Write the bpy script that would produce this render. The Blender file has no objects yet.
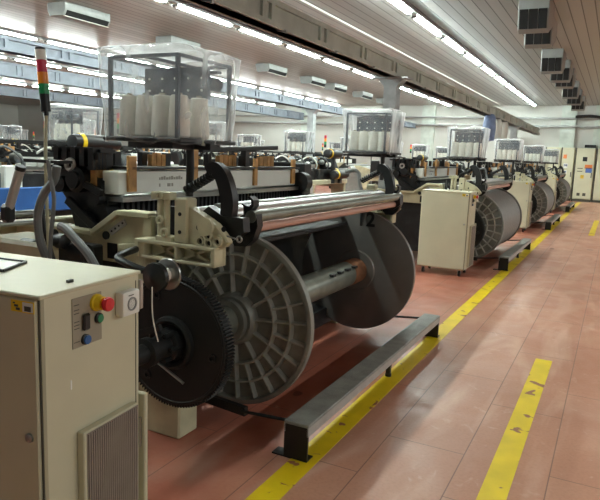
import bpy, bmesh, math, random
from mathutils import Vector, Matrix, noise
random.seed(7)
S = bpy.context.scene
C = S.collection
PI = math.pi
R = math.radians

# ------------------------------------------------------------------ camera
CAM = Vector((0, 0, 1.5))
FPX, YAW, PIT, ROL = 611.0, -0.46937, -0.15582, 0.0400
Fw = Vector((math.sin(YAW)*math.cos(PIT), math.cos(YAW)*math.cos(PIT), math.sin(PIT)))
R0 = Vector((math.cos(YAW), -math.sin(YAW), 0))
U0 = R0.cross(Fw)
Rt = R0*math.cos(ROL) + U0*math.sin(ROL)
Up = U0*math.cos(ROL) - R0*math.sin(ROL)
cd = bpy.data.cameras.new('camera')
cam = bpy.data.objects.new('camera', cd)
C.objects.link(cam)
cd.sensor_width = 36
cd.lens = FPX/600*36
cd.clip_start = 0.05
cd.clip_end = 200
M = Matrix((( Rt.x, Up.x, -Fw.x, CAM.x), (Rt.y, Up.y, -Fw.y, CAM.y), (Rt.z, Up.z, -Fw.z, CAM.z), (0, 0, 0, 1)))
cam.matrix_world = M
S.camera = cam

def ray(px, py):
    return Fw + Rt*((px-300)/FPX) - Up*((py-250)/FPX)
def AY(px, py, y):
    d = ray(px, py); return CAM + d*((y-CAM.y)/d.y)
def AX(px, py, x):
    d = ray(px, py); return CAM + d*((x-CAM.x)/d.x)

# ------------------------------------------------------------------ materials
def lin(c):
    return tuple(((v/255)/12.92 if v/255 <= .04045 else ((v/255+.055)/1.055)**2.4) for v in c)
def mat(name, rgb, rough=.5, metal=0., var=.12, scale=6., bump=0., bscale=40., spec=.5):
    m = bpy.data.materials.new(name); m.use_nodes = True
    nt = m.node_tree; b = nt.nodes['Principled BSDF']
    b.inputs['Roughness'].default_value = rough
    b.inputs['Metallic'].default_value = metal
    b.inputs['Specular IOR Level'].default_value = spec
    tc = nt.nodes.new('ShaderNodeTexCoord')
    n = nt.nodes.new('ShaderNodeTexNoise'); n.inputs['Scale'].default_value = scale; n.inputs['Detail'].default_value = 5
    nt.links.new(tc.outputs['Object'], n.inputs['Vector'])
    r = nt.nodes.new('ShaderNodeValToRGB')
    c = lin(rgb)
    r.color_ramp.elements[0].position = .3; r.color_ramp.elements[1].position = .7
    r.color_ramp.elements[0].color = tuple(v*(1-var) for v in c)+(1,)
    r.color_ramp.elements[1].color = tuple(min(1, v*(1+var)) for v in c)+(1,)
    nt.links.new(n.outputs['Fac'], r.inputs['Fac'])
    nt.links.new(r.outputs['Color'], b.inputs['Base Color'])
    if bump:
        n2 = nt.nodes.new('ShaderNodeTexNoise'); n2.inputs['Scale'].default_value = bscale; n2.inputs['Detail'].default_value = 4
        nt.links.new(tc.outputs['Object'], n2.inputs['Vector'])
        bp = nt.nodes.new('ShaderNodeBump'); bp.inputs['Strength'].default_value = bump; bp.inputs['Distance'].default_value = .01
        nt.links.new(n2.outputs['Fac'], bp.inputs['Height']); nt.links.new(bp.outputs['Normal'], b.inputs['Normal'])
    return m
def emis(name, rgb, strength):
    m = bpy.data.materials.new(name); m.use_nodes = True
    b = m.node_tree.nodes['Principled BSDF']
    b.inputs['Base Color'].default_value = lin(rgb)+(1,)
    b.inputs['Emission Color'].default_value = lin(rgb)+(1,)
    b.inputs['Emission Strength'].default_value = strength
    return m
MT = dict(
    cream=mat('cream_paint', (198, 193, 166), .45, 0, .06, 3),
    cast=mat('cream_cast_iron', (196, 190, 158), .5, 0, .12, 9, .15, 60),
    white=mat('white_panel', (228, 228, 220), .45, 0, .05, 4),
    black=mat('black_steel', (23, 24, 25), .42, .1, .25, 10, .1, 60),
    blackp=mat('black_plastic', (20, 21, 22), .4, 0, .2, 8),
    dark=mat('dark_machine_steel', (46, 46, 47), .5, .4, .3, 8, .15, 40),
    gear=mat('oiled_black_iron', (29, 30, 30), .5, .1, .25, 6, .1, 50, .35),
    alu=mat('cast_aluminium', (136, 137, 130), .45, .35, .25, 7, .2, 45),
    rib=mat('pale_aluminium', (182, 182, 174), .4, .35, .2, 9, .1, 45),  # raised flange ribs, a paler tone than the flange plates
    alus=mat('spun_aluminium', (118, 116, 112), .36, .5, .15, 3, .05, 30),
    chrome=mat('polished_chrome', (225, 225, 225), .3, .8, .05, 5),
    steel=mat('brushed_steel', (165, 166, 162), .3, .9, .12, 8),
    tube=mat('worn_green_grey_tube', (132, 136, 126), .4, .5, .2, 9),
    pink=mat('pink_rubber_roller', (196, 150, 132), .45, 0, .08, 5),
    rust=mat('rust', (128, 86, 58), .7, .1, .35, 14),
    wood=mat('brown_wood', (186, 138, 82), .55, 0, .3, 14),
    yarn=mat('white_yarn', (232, 228, 216), .85, 0, .05, 30, .3, 120),
    roll=mat('grey_warp_yarn', (130, 129, 125), .55, .1, .1, 20, .2, 150),
    blue=mat('blue_cloth', (40, 92, 160), .6, 0, .2, 5),
    bluel=mat('light_blue_cloth', (150, 180, 212), .6, 0, .1, 5),
    hose=mat('grey_hose', (112, 114, 114), .45, 0, .1, 12),
    feeder=mat('dark_blue_grey_feeder', (58, 63, 74), .4, .1, .2, 12),
    bench=mat('grey_tread_plate', (138, 140, 134), .45, .1, .22, 10, .3, 160),
    benchf=mat('grey_painted_steel', (176, 172, 166), .4, .1, .12, 8),
    galv=mat('galvanised_steel', (168, 172, 174), .45, .4, .15, 8),
    ac=mat('grille_metal', (138, 141, 139), .4, .2, .1, 6),
    acd=mat('dark_louvre', (7, 7, 8), .8, 0, .1, 6),
    concrete=mat('grey_concrete', (186, 194, 186), .85, 0, .16, 3, .3, 20),
    bluegrey=mat('blue_grey_painted_steel', (116, 123, 134), .5, .1, .12, 4),
    wall=mat('white_painted_wall', (190, 190, 184), .8, 0, .05, .7),
    pipe=mat('grey_pipe', (150, 152, 150), .5, .2, .1, 5),
    ecab=mat('beige_cabinet', (205, 203, 176), .5, 0, .05, 2),
    seam=mat('dark_seam', (78, 76, 66), .7, 0, .1, 8),
    grille=mat('mauve_grey_grille', (140, 128, 118), .55, 0, .1, 12),
    panel=mat('taupe_control_panel', (150, 142, 124), .45, 0, .06, 8),
    red=mat('red_plastic', (205, 34, 40), .35, 0, .06, 8),
    yellow=mat('yellow_plastic', (232, 196, 24), .4, 0, .06, 8),
    green=mat('green_plastic', (24, 120, 78), .35, 0, .06, 8),
    blueb=mat('blue_plastic', (40, 92, 150), .35, 0, .06, 8),
    magenta=mat('red_lens', (190, 44, 70), .3, 0, .05, 8),
    orange=mat('orange_lens', (238, 140, 40), .3, 0, .05, 8),
    lgreen=mat('green_lens', (30, 140, 80), .3, 0, .05, 8),
    clear=mat('clear_white_lens', (222, 220, 212), .3, 0, .05, 8),
    ink=mat('grey_print', (158, 154, 144), .7, 0, .05, 8),
    plastic_blue=mat('blue_grey_plastic_bag', (130, 150, 190), .4, 0, .15, 10),
    tubel=emis('lit_tube', (236, 250, 244), 185.0),
)
# clear wrinkled plastic film
def film():
    m = bpy.data.materials.new('clear_plastic_film'); m.use_nodes = True
    nt = m.node_tree; nt.nodes.clear()
    o = nt.nodes.new('ShaderNodeOutputMaterial')
    tr = nt.nodes.new('ShaderNodeBsdfTransparent'); tr.inputs['Color'].default_value = (.97, .98, .98, 1)
    di = nt.nodes.new('ShaderNodeBsdfDiffuse'); di.inputs['Color'].default_value = (.95, .97, .98, 1)
    tl = nt.nodes.new('ShaderNodeBsdfTranslucent'); tl.inputs['Color'].default_value = (.96, .97, .98, 1)
    gl = nt.nodes.new('ShaderNodeBsdfGlossy'); gl.inputs['Roughness'].default_value = .12
    a = nt.nodes.new('ShaderNodeMixShader'); a.inputs[0].default_value = .5
    nt.links.new(di.outputs[0], a.inputs[1]); nt.links.new(tl.outputs[0], a.inputs[2])
    tc = nt.nodes.new('ShaderNodeTexCoord')
    n = nt.nodes.new('ShaderNodeTexNoise'); n.inputs['Scale'].default_value = 4.5; n.inputs['Detail'].default_value = 3; n.inputs['Distortion'].default_value = 1.0
    nt.links.new(tc.outputs['Object'], n.inputs['Vector'])
    mr = nt.nodes.new('ShaderNodeMapRange'); mr.inputs[1].default_value = .35; mr.inputs[2].default_value = .75; mr.inputs[3].default_value = .09; mr.inputs[4].default_value = .25
    nt.links.new(n.outputs['Fac'], mr.inputs[0])
    lw = nt.nodes.new('ShaderNodeLayerWeight'); lw.inputs['Blend'].default_value = .5
    pw = nt.nodes.new('ShaderNodeMath'); pw.operation = 'POWER'; nt.links.new(lw.outputs['Facing'], pw.inputs[0]); pw.inputs[1].default_value = 2.6
    ad = nt.nodes.new('ShaderNodeMath'); ad.operation = 'MULTIPLY_ADD'; ad.use_clamp = True
    nt.links.new(pw.outputs[0], ad.inputs[0]); ad.inputs[1].default_value = .9; nt.links.new(mr.outputs[0], ad.inputs[2])
    b = nt.nodes.new('ShaderNodeMixShader')
    nt.links.new(ad.outputs[0], b.inputs[0]); nt.links.new(tr.outputs[0], b.inputs[1]); nt.links.new(a.outputs[0], b.inputs[2])
    c = nt.nodes.new('ShaderNodeMixShader'); c.inputs[0].default_value = .07
    nt.links.new(b.outputs[0], c.inputs[1]); nt.links.new(gl.outputs[0], c.inputs[2])
    bp = nt.nodes.new('ShaderNodeBump'); bp.inputs['Strength'].default_value = .5; bp.inputs['Distance'].default_value = .02
    nt.links.new(n.outputs['Fac'], bp.inputs['Height']); nt.links.new(bp.outputs[0], gl.inputs['Normal'])
    nt.links.new(c.outputs[0], o.inputs['Surface'])
    return m
MT['film'] = film()

# ------------------------------------------------------------------ mesh builder
class MB:
    def __init__(s, org=(0, 0, 0)):
        s.bm = bmesh.new(); s.o = Vector(org)
    def _v(s, p): return s.bm.verts.new(Vector(p)-s.o)
    def box(s, x0, x1, y0, y1, z0, z1, bev=0, rz=0, seg=1):
        P = [(x, y, z) for x in (x0, x1) for y in (y0, y1) for z in (z0, z1)]
        if rz:
            c = Vector(((x0+x1)/2, (y0+y1)/2, 0)); m = Matrix.Rotation(rz, 4, 'Z')
            P = [m @ (Vector(p)-c)+c for p in P]
        v = [s._v(p) for p in P]
        f = [s.bm.faces.new([v[i] for i in q]) for q in ((0, 1, 3, 2), (4, 6, 7, 5), (0, 4, 5, 1), (2, 3, 7, 6), (0, 2, 6, 4), (1, 5, 7, 3))]
        if bev:
            e = list({e for q in f for e in q.edges})
            bmesh.ops.bevel(s.bm, geom=e, offset=bev, segments=seg, affect='EDGES', profile=.5)
        return s
    def prism(s, pts, d0, d1, axis='y', bev=0):
        # pts: 2D outline; axis y -> (x,z), axis x -> (y,z), axis z -> (x,y)
        def mk(p, d):
            return (p[0], d, p[1]) if axis == 'y' else ((d, p[0], p[1]) if axis == 'x' else (p[0], p[1], d))
        a = [s._v(mk(p, d0)) for p in pts]; b = [s._v(mk(p, d1)) for p in pts]
        fs = [s.bm.faces.new(a), s.bm.faces.new(b[::-1])]
        n = len(pts)
        for i in range(n):
            fs.append(s.bm.faces.new([a[i], b[i], b[(i+1) % n], a[(i+1) % n]][::-1]))
        if bev:
            e = list(set(fs[0].edges) | set(fs[1].edges))
            bmesh.ops.bevel(s.bm, geom=e, offset=bev, segments=1, affect='EDGES')
        return s
    def lathe(s, prof, c, axis='z', n=32, caps=True):
        # prof: list of (r, h) along axis from c
        c = Vector(c); rings = []
        for r, h in prof:
            ring = []
            for i in range(n):
                a = 2*PI*i/n; u, w = r*math.cos(a), r*math.sin(a)
                p = {'z': (u, w, h), 'y': (u, h, w), 'x': (h, u, w)}[axis]
                ring.append(s._v(c+Vector(p)))
            rings.append(ring)
        for j in range(len(rings)-1):
            for i in range(n):
                s.bm.faces.new([rings[j][i], rings[j][(i+1) % n], rings[j+1][(i+1) % n], rings[j+1][i]])
        if caps:
            for rg in (rings[0], rings[-1]): s.bm.faces.new(rg)
        return s
    def cyl(s, a, b, r, n=16, r2=None, caps=True):
        return s.tube([a, b], r, n, caps, r2)
    def tube(s, pts, r, n=10, caps=True, r2=None):
        pts = [Vector(p) for p in pts]; rings = []; prev = None
        for i, p in enumerate(pts):
            t = (pts[min(i+1, len(pts)-1)]-pts[max(i-1, 0)]).normalized()
            if prev is None:
                u = t.orthogonal().normalized()
            else:
                u = (prev-t*prev.dot(t)).normalized()
            prev = u; w = t.cross(u)
            rr = r if r2 is None else r+(r2-r)*i/(len(pts)-1)
            rings.append([s._v(p+(u*math.cos(2*PI*k/n)+w*math.sin(2*PI*k/n))*rr) for k in range(n)])
        for j in range(len(rings)-1):
            for k in range(n):
                s.bm.faces.new([rings[j][k], rings[j][(k+1) % n], rings[j+1][(k+1) % n], rings[j+1][k]])
        if caps:
            s.bm.faces.new(rings[0]); s.bm.faces.new(rings[-1])
        return s
    def bar(s, a, b, w, h, bev=0):
        # square bar from a to b, w across, h in the vertical-ish direction
        a, b = Vector(a), Vector(b); t = (b-a).normalized()
        ref = Vector((0, 0, 1)) if abs(t.z) < .95 else Vector((0, 1, 0))
        u = t.cross(ref).normalized()*w/2; v = u.cross(t).normalized()*h/2
        q = [s._v(p+i*u+j*v) for p in (a, b) for i, j in ((-1, -1), (1, -1), (1, 1), (-1, 1))]
        fs = [s.bm.faces.new([q[i] for i in f]) for f in ((0, 1, 2, 3), (7, 6, 5, 4), (0, 4, 5, 1), (1, 5, 6, 2), (2, 6, 7, 3), (3, 7, 4, 0))]
        if bev:
            bmesh.ops.bevel(s.bm, geom=list({e for f in fs for e in f.edges}), offset=bev, segments=1, affect='EDGES')
        return s
    def torus(s, c, Rr, r, axis='y', n=32, m=10):
        c = Vector(c); g = []
        for i in range(n):
            a = 2*PI*i/n; row = []
            for k in range(m):
                b = 2*PI*k/m; q = Rr+r*math.cos(b); h = r*math.sin(b)
                u, w = q*math.cos(a), q*math.sin(a)
                row.append(s._v(c+Vector({'z': (u, w, h), 'y': (u, h, w), 'x': (h, u, w)}[axis])))
            g.append(row)
        for i in range(n):
            for k in range(m):
                s.bm.faces.new([g[i][k], g[(i+1) % n][k], g[(i+1) % n][(k+1) % m], g[i][(k+1) % m]])
        return s
    def build(s, name, m, parent=None, sharp=35, loc=None):
        bmesh.ops.recalc_face_normals(s.bm, faces=s.bm.faces[:])
        me = bpy.data.meshes.new(name); s.bm.to_mesh(me); s.bm.free()
        for p in me.polygons: p.use_smooth = True
        me.set_sharp_from_angle(angle=R(sharp))
        me.materials.append(MT[m] if isinstance(m, str) else m)
        o = bpy.data.objects.new(name, me); C.objects.link(o)
        if parent is not None: o.parent = parent
        if loc is not None: o.location = loc
        return o

def bez(pts, n=8):
    pts = [Vector(p) for p in pts]; out = []
    for i in range(len(pts)-1):
        p0, p1, p2, p3 = pts[max(i-1, 0)], pts[i], pts[i+1], pts[min(i+2, len(pts)-1)]
        for k in range(n):
            t = k/n
            out.append(.5*((2*p1)+(p2-p0)*t+(2*p0-5*p1+4*p2-p3)*t*t+(3*p1-p0-3*p2+p3)*t**3))
    out.append(pts[-1]); return out
def tag(o, label, cat, group=None):
    o['label'] = label; o['category'] = cat
    if group: o['group'] = group
    return o
def thing(name, label, cat, loc=(0, 0, 0), rz=0, group=None):
    o = bpy.data.objects.new(name, None); C.objects.link(o)
    o.location = loc; o.rotation_euler = (0, 0, rz); o.empty_display_size = .1
    return tag(o, label, cat, group)
def struct(name, mb, m, sharp=35, loc=None):
    o = mb.build(name, m, None, sharp, loc); o['kind'] = 'structure'; return o
KIDS = {}
def kids(o): return [c for c in o.children]
def copy_tree(o, parent=None, skip=()):
    c = o.copy(); C.objects.link(c); c.parent = parent
    for k in kids(o):
        if k.name.split('.')[0] in skip: continue
        copy_tree(k, c, skip)
    return c
def dup(o, loc, label, rz=None, group=None, skip=()):
    c = copy_tree(o, None, skip); c.location = loc
    if rz is not None: c.rotation_euler = (0, 0, rz)
    c['label'] = label
    if group: c['group'] = group
    elif 'group' in c: del c['group']
    return c
def text(s, size, m, parent, loc, rot, name='printed_text', ext=.001):
    cu = bpy.data.curves.new('t', 'FONT'); cu.body = s; cu.size = size; cu.offset = .004; cu.extrude = ext; cu.align_x = 'CENTER'; cu.align_y = 'CENTER'
    ob = bpy.data.objects.new('t', cu); C.objects.link(ob)
    dg = bpy.context.evaluated_depsgraph_get(); dg.update()
    me = bpy.data.meshes.new_from_object(ob.evaluated_get(dg)); bpy.data.objects.remove(ob)
    me.materials.clear(); me.materials.append(MT[m])
    o = bpy.data.objects.new(name, me); C.objects.link(o); o.parent = parent; o.location = loc; o.rotation_euler = rot
    return o
ORD = ['nearest', 'second', 'third', 'fourth', 'fifth', 'sixth', 'seventh', 'eighth', 'ninth', 'tenth', 'eleventh', 'twelfth', 'thirteenth', 'fourteenth', 'fifteenth', 'sixteenth']

# ------------------------------------------------------------------ setting
YW = 28.5; ZC = 3.95; XL = -36.; XR = 9.; Y0 = -5.
def floor_mat():
    m = bpy.data.materials.new('terracotta_floor'); m.use_nodes = True
    nt = m.node_tree; b = nt.nodes['Principled BSDF']; L = nt.links.new
    tc = nt.nodes.new('ShaderNodeTexCoord')
    mp = nt.nodes.new('ShaderNodeMapping'); mp.inputs['Rotation'].default_value = (0, 0, R(90)); mp.inputs['Location'].default_value = (.15, .135, 0)
    L(tc.outputs['Object'], mp.inputs['Vector'])
    br = nt.nodes.new('ShaderNodeTexBrick'); br.inputs['Scale'].default_value = 1
    br.inputs['Brick Width'].default_value = 1.22; br.inputs['Row Height'].default_value = .41
    br.inputs['Mortar Size'].default_value = .0035; br.inputs['Mortar Smooth'].default_value = .3; br.offset = .37
    br.inputs['Color1'].default_value = (0, 0, 0, 1); br.inputs['Color2'].default_value = (1, 1, 1, 1); br.inputs['Mortar'].default_value = (.5, .5, .5, 1)
    L(mp.outputs[0], br.inputs['Vector'])
    def ns(scale, det=5, dist=0, sx=1, sy=1):
        q = nt.nodes.new('ShaderNodeMapping'); q.inputs['Scale'].default_value = (sx, sy, 1); L(tc.outputs['Object'], q.inputs['Vector'])
        n = nt.nodes.new('ShaderNodeTexNoise'); n.inputs['Scale'].default_value = scale; n.inputs['Detail'].default_value = det; n.inputs['Distortion'].default_value = dist
        L(q.outputs[0], n.inputs['Vector']); return n.outputs['Fac']
    def mr(x, a, bb, c, d):
        n = nt.nodes.new('ShaderNodeMapRange'); n.inputs[1].default_value = a; n.inputs[2].default_value = bb; n.inputs[3].default_value = c; n.inputs[4].default_value = d
        L(x, n.inputs[0]); return n.outputs[0]
    def mix(f, a, bb):
        n = nt.nodes.new('ShaderNodeMix'); n.data_type = 'RGBA'
        if isinstance(f, float): n.inputs[0].default_value = f
        else: L(f, n.inputs[0])
        for k, v in ((6, a), (7, bb)):
            if isinstance(v, tuple): n.inputs[k].default_value = lin(v)+(1,)
            else: L(v, n.inputs[k])
        return n.outputs[2]
    base = mix(mr(ns(1.1, 4), .3, .7, 0, 1), (176, 126, 102), (194, 144, 119))
    base = mix(mr(br.outputs['Color'], 0, 1, 0, .22), base, (174, 116, 94))
    base = mix(mr(ns(60, 3), .45, .75, 0, .3), base, (150, 96, 78))
    # pale scuffs drawn out along the aisle
    base = mix(mr(ns(1.6, 7, 1.5, 1.6, .35),   .50, .74, 0, .5), base, (222, 186, 166))
    base = mix(mr(ns(5, 8, 2.5), .63, .72, 0, .25), base, (224, 198, 182))
    # strip under the machines is redder, oil soaked
    sx = nt.nodes.new('ShaderNodeSeparateXYZ'); L(tc.outputs['Object'], sx.inputs[0])
    wob = nt.nodes.new('ShaderNodeMath'); wob.operation = 'MULTIPLY_ADD'; L(ns(2.2, 4), wob.inputs[0]); wob.inputs[1].default_value = .8; L(sx.outputs[0], wob.inputs[2])
    oil = mr(wob.outputs[0], -1.15, -.75, 1, 0)
    redder = mix(mr(ns(3, 5), .3, .7, 0, 1), (150, 80, 62), (178, 104, 84))
    redder = mix(mr(ns(1.5, 6, 1, 1, .5), .55, .7, 0, .5), redder, (176, 158, 142))
    n = nt.nodes.new('ShaderNodeMath'); n.operation = 'MULTIPLY'; L(oil, n.inputs[0]); n.inputs[1].default_value = .8
    base = mix(n.outputs[0], base, redder)
    spots = mr(ns(2.6, 2), .735, .75, 0, .8)
    base = mix(spots, base, (92, 44, 36))
    base = mix(mr(br.outputs['Fac'], 0, 1, 0, .75), base, (104, 74, 62))
    L(base, b.inputs['Base Color'])
    L(mr(ns(2.5, 5, 1), .3, .7, .30, .52), b.inputs['Roughness'])
    bp = nt.nodes.new('ShaderNodeBump'); bp.inputs['Strength'].default_value = .25; bp.inputs['Distance'].default_value = .004
    sub = nt.nodes.new('ShaderNodeMath'); sub.operation = 'SUBTRACT'; L(ns(30, 4), sub.inputs[0]); L(br.outputs['Fac'], sub.inputs[1])
    L(sub.outputs[0], bp.inputs['Height']); L(bp.outputs[0], b.inputs['Normal'])
    return m
def slat_mat():
    m = bpy.data.materials.new('slatted_ceiling'); m.use_nodes = True
    nt = m.node_tree; b = nt.nodes['Principled BSDF']; L = nt.links.new
    tc = nt.nodes.new('ShaderNodeTexCoord'); sx = nt.nodes.new('ShaderNodeSeparateXYZ'); L(tc.outputs['Object'], sx.inputs[0])
    d = nt.nodes.new('ShaderNodeMath'); d.operation = 'DIVIDE'; L(sx.outputs[0], d.inputs[0]); d.inputs[1].default_value = .19
    fr = nt.nodes.new('ShaderNodeMath'); fr.operation = 'FRACT'; L(d.outputs[0], fr.inputs[0])
    fl = nt.nodes.new('ShaderNodeMath'); fl.operation = 'FLOOR'; L(d.outputs[0], fl.inputs[0])
    wn = nt.nodes.new('ShaderNodeTexWhiteNoise'); wn.noise_dimensions = '1D'; L(fl.outputs[0], wn.inputs['W'])
    r = nt.nodes.new('ShaderNodeValToRGB'); L(wn.outputs['Value'], r.inputs['Fac'])
    r.color_ramp.elements[0].color = lin((150, 149, 144))+(1,); r.color_ramp.elements[1].color = lin((172, 171, 166))+(1,)
    seam = nt.nodes.new('ShaderNodeMath'); seam.operation = 'LESS_THAN'; L(fr.outputs[0], seam.inputs[0]); seam.inputs[1].default_value = .1
    mx = nt.nodes.new('ShaderNodeMix'); mx.data_type = 'RGBA'; L(seam.outputs[0], mx.inputs[0]); L(r.outputs[0], mx.inputs[6]); mx.inputs[7].default_value = lin((66, 64, 60))+(1,)
    L(mx.outputs[2], b.inputs['Base Color']); b.inputs['Roughness'].default_value = .38
    return m
MT['floor'] = floor_mat(); MT['ceil'] = slat_mat()
struct('floor', MB().box(XL, XR, Y0, YW, -.1, 0), 'floor')
struct('ceiling', MB().box(XL, XR, Y0, YW, ZC, ZC+.1), 'ceil')
struct('wall_back', MB().box(XL, XR, YW, YW+.2, 0, ZC), 'wall')
struct('wall_left', MB().box(XL-.2, XL, Y0, YW, 0, ZC), 'wall')
def paint():
    m = mat('worn_yellow_paint', (226, 196, 20), .45, 0, .12, 5)
    nt = m.node_tree; b = nt.nodes['Principled BSDF']; L = nt.links.new
    tc = nt.nodes.new('ShaderNodeTexCoord'); n = nt.nodes.new('ShaderNodeTexNoise'); n.inputs['Scale'].default_value = 7; n.inputs['Detail'].default_value = 7; n.inputs['Distortion'].default_value = .6
    L(tc.outputs['Object'], n.inputs['Vector'])
    mr = nt.nodes.new('ShaderNodeMapRange'); mr.inputs[1].default_value = .635; mr.inputs[2].default_value = .66; L(n.outputs['Fac'], mr.inputs[0])
    src = b.inputs['Base Color'].links[0].from_socket
    mx = nt.nodes.new('ShaderNodeMix'); mx.data_type = 'RGBA'; L(mr.outputs[0], mx.inputs[0]); L(src, mx.inputs[6]); mx.inputs[7].default_value = lin((150, 92, 70))+(1,)
    L(mx.outputs[2], b.inputs['Base Color']); return m
MT['paint'] = paint()
struct('trim_1', MB().box(-1.29, -1.16, -2, 27.4, 0, .002), 'paint')
for i, (a, b) in enumerate(((.0, 4.93), (14.6, 18.8))):
    struct('trim_%d' % (i+2), MB().box(-.405, -.285, a, b, 0, .002), 'paint')
# wall piers
for i, (a, b) in enumerate(((-2.3, -1.72), (-1.02, -.4), (-8.3, -7.7), (-14.6, -14.))):
    struct('wall_pier', MB().box(a, b, YW-.16, YW, 0, ZC), 'concrete')
# girders with columns
def girder(x0, x1, z0, z1, y0, y1, cols, tray=True):
    mb = MB(); mb.box(x0, x1, y0, y1, z0, z1)
    mb.box(x0-.03, x1+.03, y0, y1, z1-.05, z1); mb.box(x0-.03, x1+.03, y0, y1, z0, z0+.05)
    y = y0+.6
    while y < y1:
        mb.box(x1, x1+.03, y, y+.07, z0+.05, z1-.05); mb.box(x1, x1+.03, y+.16, y+.23, z0+.05, z1-.05); y += 1.25
    struct('girder', mb, 'concrete' if tray else 'bluegrey')
    if tray:      # blue-grey cable tray along the girder, with its bracket rods
        mb = MB(); mb.box(x0-.44, x0, y0, y1, z0+.14, z0+.17); mb.box(x0-.46, x0-.44, y0, y1, z0+.13, z0+.24)
        struct('cable_tray', mb, 'bluegrey')
        y = y0+1
        while y < y1:
            struct('tray_bracket', MB().bar((x0-.4, y, z0+.13), (x1+.06, y+.02, z0-.012), .03, .03), 'galv'); y += 1.25
    for cy in cols:
        mb = MB(); cx = (x0+x1)/2
        mb.box(cx-.10, cx+.10, cy-.1, cy+.1, 0, z0-.14)
        mb.prism([(cx-.10, z0-.14), (cx+.10, z0-.14), (cx+.2, z0-.02), (cx-.2, z0-.02)], cy-.1, cy+.1)
        mb.box(cx-.28, cx+.28, cy-.14, cy+.14, z0-.025, z0)
        struct('column', mb, 'galv')
girder(-3.25, -3.1, 2.70, 2.95, -3, 28.1, (9.15, 21.65))
girder(-8.7, -8.5, 2.88, 3.1, -3, 28.1, (4.2, 17.4), False)
girder(-14.6, -14.35, 3.2, 3.55, -3, 28.1, (6., 19), False)
girder(-20.6, -20.35, 3.2, 3.55, -3, 28.1, (6., 19), False)
# pipes and cable run on the back wall and along the ceiling
struct('wall_pipe', MB().cyl((-30, YW-.22, 3.42), (XR, YW-.22, 3.4), .045, 10), 'pipe')
struct('wall_pipe', MB().cyl((-30, YW-.2, 3.05), (XR, YW-.2, 3.08), .06, 10), 'pipe')
struct('ceiling_conduit', MB().tube([(-4.75, -2, ZC-.03), (-4.75, 27.8, ZC-.03)], .018, 8), 'white')
tag(MB().tube(bez([(-1.75, YW-.36, 3.46), (-1.2, YW-.36, 3.5), (-.7, YW-.36, 3.42), (-.3, YW-.36, 3.2), (-.2, YW-.36, 2.7), (-.2, YW-.36, 2.3)]), .06, 10).build('black_duct_hose', 'blackp'),
    'thick black hose curving down the far wall above the beige cabinets', 'hose')

# ------------------------------------------------------------------ ceiling tubes
def make_tube():
    t = thing('ceiling_light', 'x', 'ceiling light')
    MB().box(-.075, .075, -.86, .86, -.05, 0, .006).build('housing', 'white', t)
    MB().box(-.028, .028, -.78, .78, -.085, -.051, .01).build('lit_diffuser', 'tubel', t)
    for s in (-1, 1): MB().box(-.045, .045, s*.845-.02, s*.845+.02, -.09, -.05, .004).build('end_cap', 'ac', t)
    return t
proto = make_tube(); first = True
rows = [(-3.35, 'above the aisle looms'), (-6.9, 'behind the first girder'), (-12.3, 'third from the aisle'), (-15.9, 'fourth from the aisle'), (-22.3, 'fifth from the aisle')]
for x, nm in rows:
    ys = [27.0-1.95*k for k in range(14)]
    for k, y in enumerate(ys):
        lab = '%s fluorescent tube from the far wall, ceiling row %s' % ('first' if k == 0 else ORD[k], nm)
        g = 'fluorescent tubes in the ceiling row '+nm
        if first:
            proto.location = (x, y, ZC); proto['label'] = lab; proto['group'] = g; first = False
        else: dup(proto, (x, y, ZC), lab, group=g)
    struct('light_rail', MB().box(x+.075, x+.115, -3, 28, ZC-.05, ZC), 'galv')

# ------------------------------------------------------------------ air outlets at the ceiling
def make_box():
    t = thing('air_diffuser', 'x', 'air vent')
    MB().prism([(-.27, 0), (.27, 0), (.27, -.18), (.2, -.3), (-.2, -.3), (-.27, -.18)], -.75, .75, 'y', .008).build('housing', 'ac', t)
    # dark slot and lip along the aisle-facing chamfer
    MB().prism([(.205, -.296), (.272, -.181), (.29, -.19), (.222, -.305)], -.68, .68).build('slot', 'acd', t)
    MB().prism([(.19, -.3), (.225, -.3), (.245, -.325), (.19, -.32)], -.72, .72).build('lip', 'white', t)
    t.scale = (.8, .72, .75)
    return t
ab = make_box(); n = 0
spots = [(-9.0, 8.5), (-9.2, 11.6), (-9.1, 15.7), (-9.1, 18.4), (-9.1, 20.2), (-9.1, 22.8), (-9.1, 25.4)]
for i, (x, y) in enumerate(spots):
    lab = '%s grey air box with dark slot, row between the first two girders' % ORD[i]
    if i == 0: ab.location = (x, y, ZC); ab['label'] = lab; ab['group'] = 'air boxes between the first girders'
    else: dup(ab, (x, y, ZC), lab, group='air boxes between the first girders')
for i, y in enumerate((11.2, 15.4, 19.6, 23.8)):
    dup(ab, (-18.2, y, ZC), '%s grey ceiling air box in the distant row beyond the second girder' % ORD[i], group='air boxes in the distant row')
def make_vent():
    t = thing('louvre_vent', 'x', 'air vent')
    MB().prism([(0, 0), (.75, 0), (.75, -.3), (.22, -.5), (.1, -.46), (.0, -.17)], -.22, .22, 'x', .008).build('housing', 'ac', t)
    for k in range(3):
        x0 = -.195+.134*k
        MB().prism([(.002, -.185), (.1, -.45), (.088, -.455), (-.01, -.19)], x0, x0+.122, 'x').build('louvre', 'acd', t)
    return t
vp = make_vent()
for i, (x, y) in enumerate(((-1.35, 10.0), (-1.42, 11.3), (-1.5, 14.6), (-1.45, 16.2), (-1.45, 17.5), (-1.48, 20.2), (-1.5, 22.4), (-1.5, 24.6))):
    lab = '%s pale louvred vent from the camera, ceiling row above the aisle' % ORD[i]
    if i == 0: vp.location = (x, y, ZC); vp['label'] = lab; vp['group'] = 'vents over the aisle'
    else: dup(vp, (x, y, ZC), lab, group='vents over the aisle')

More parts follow.
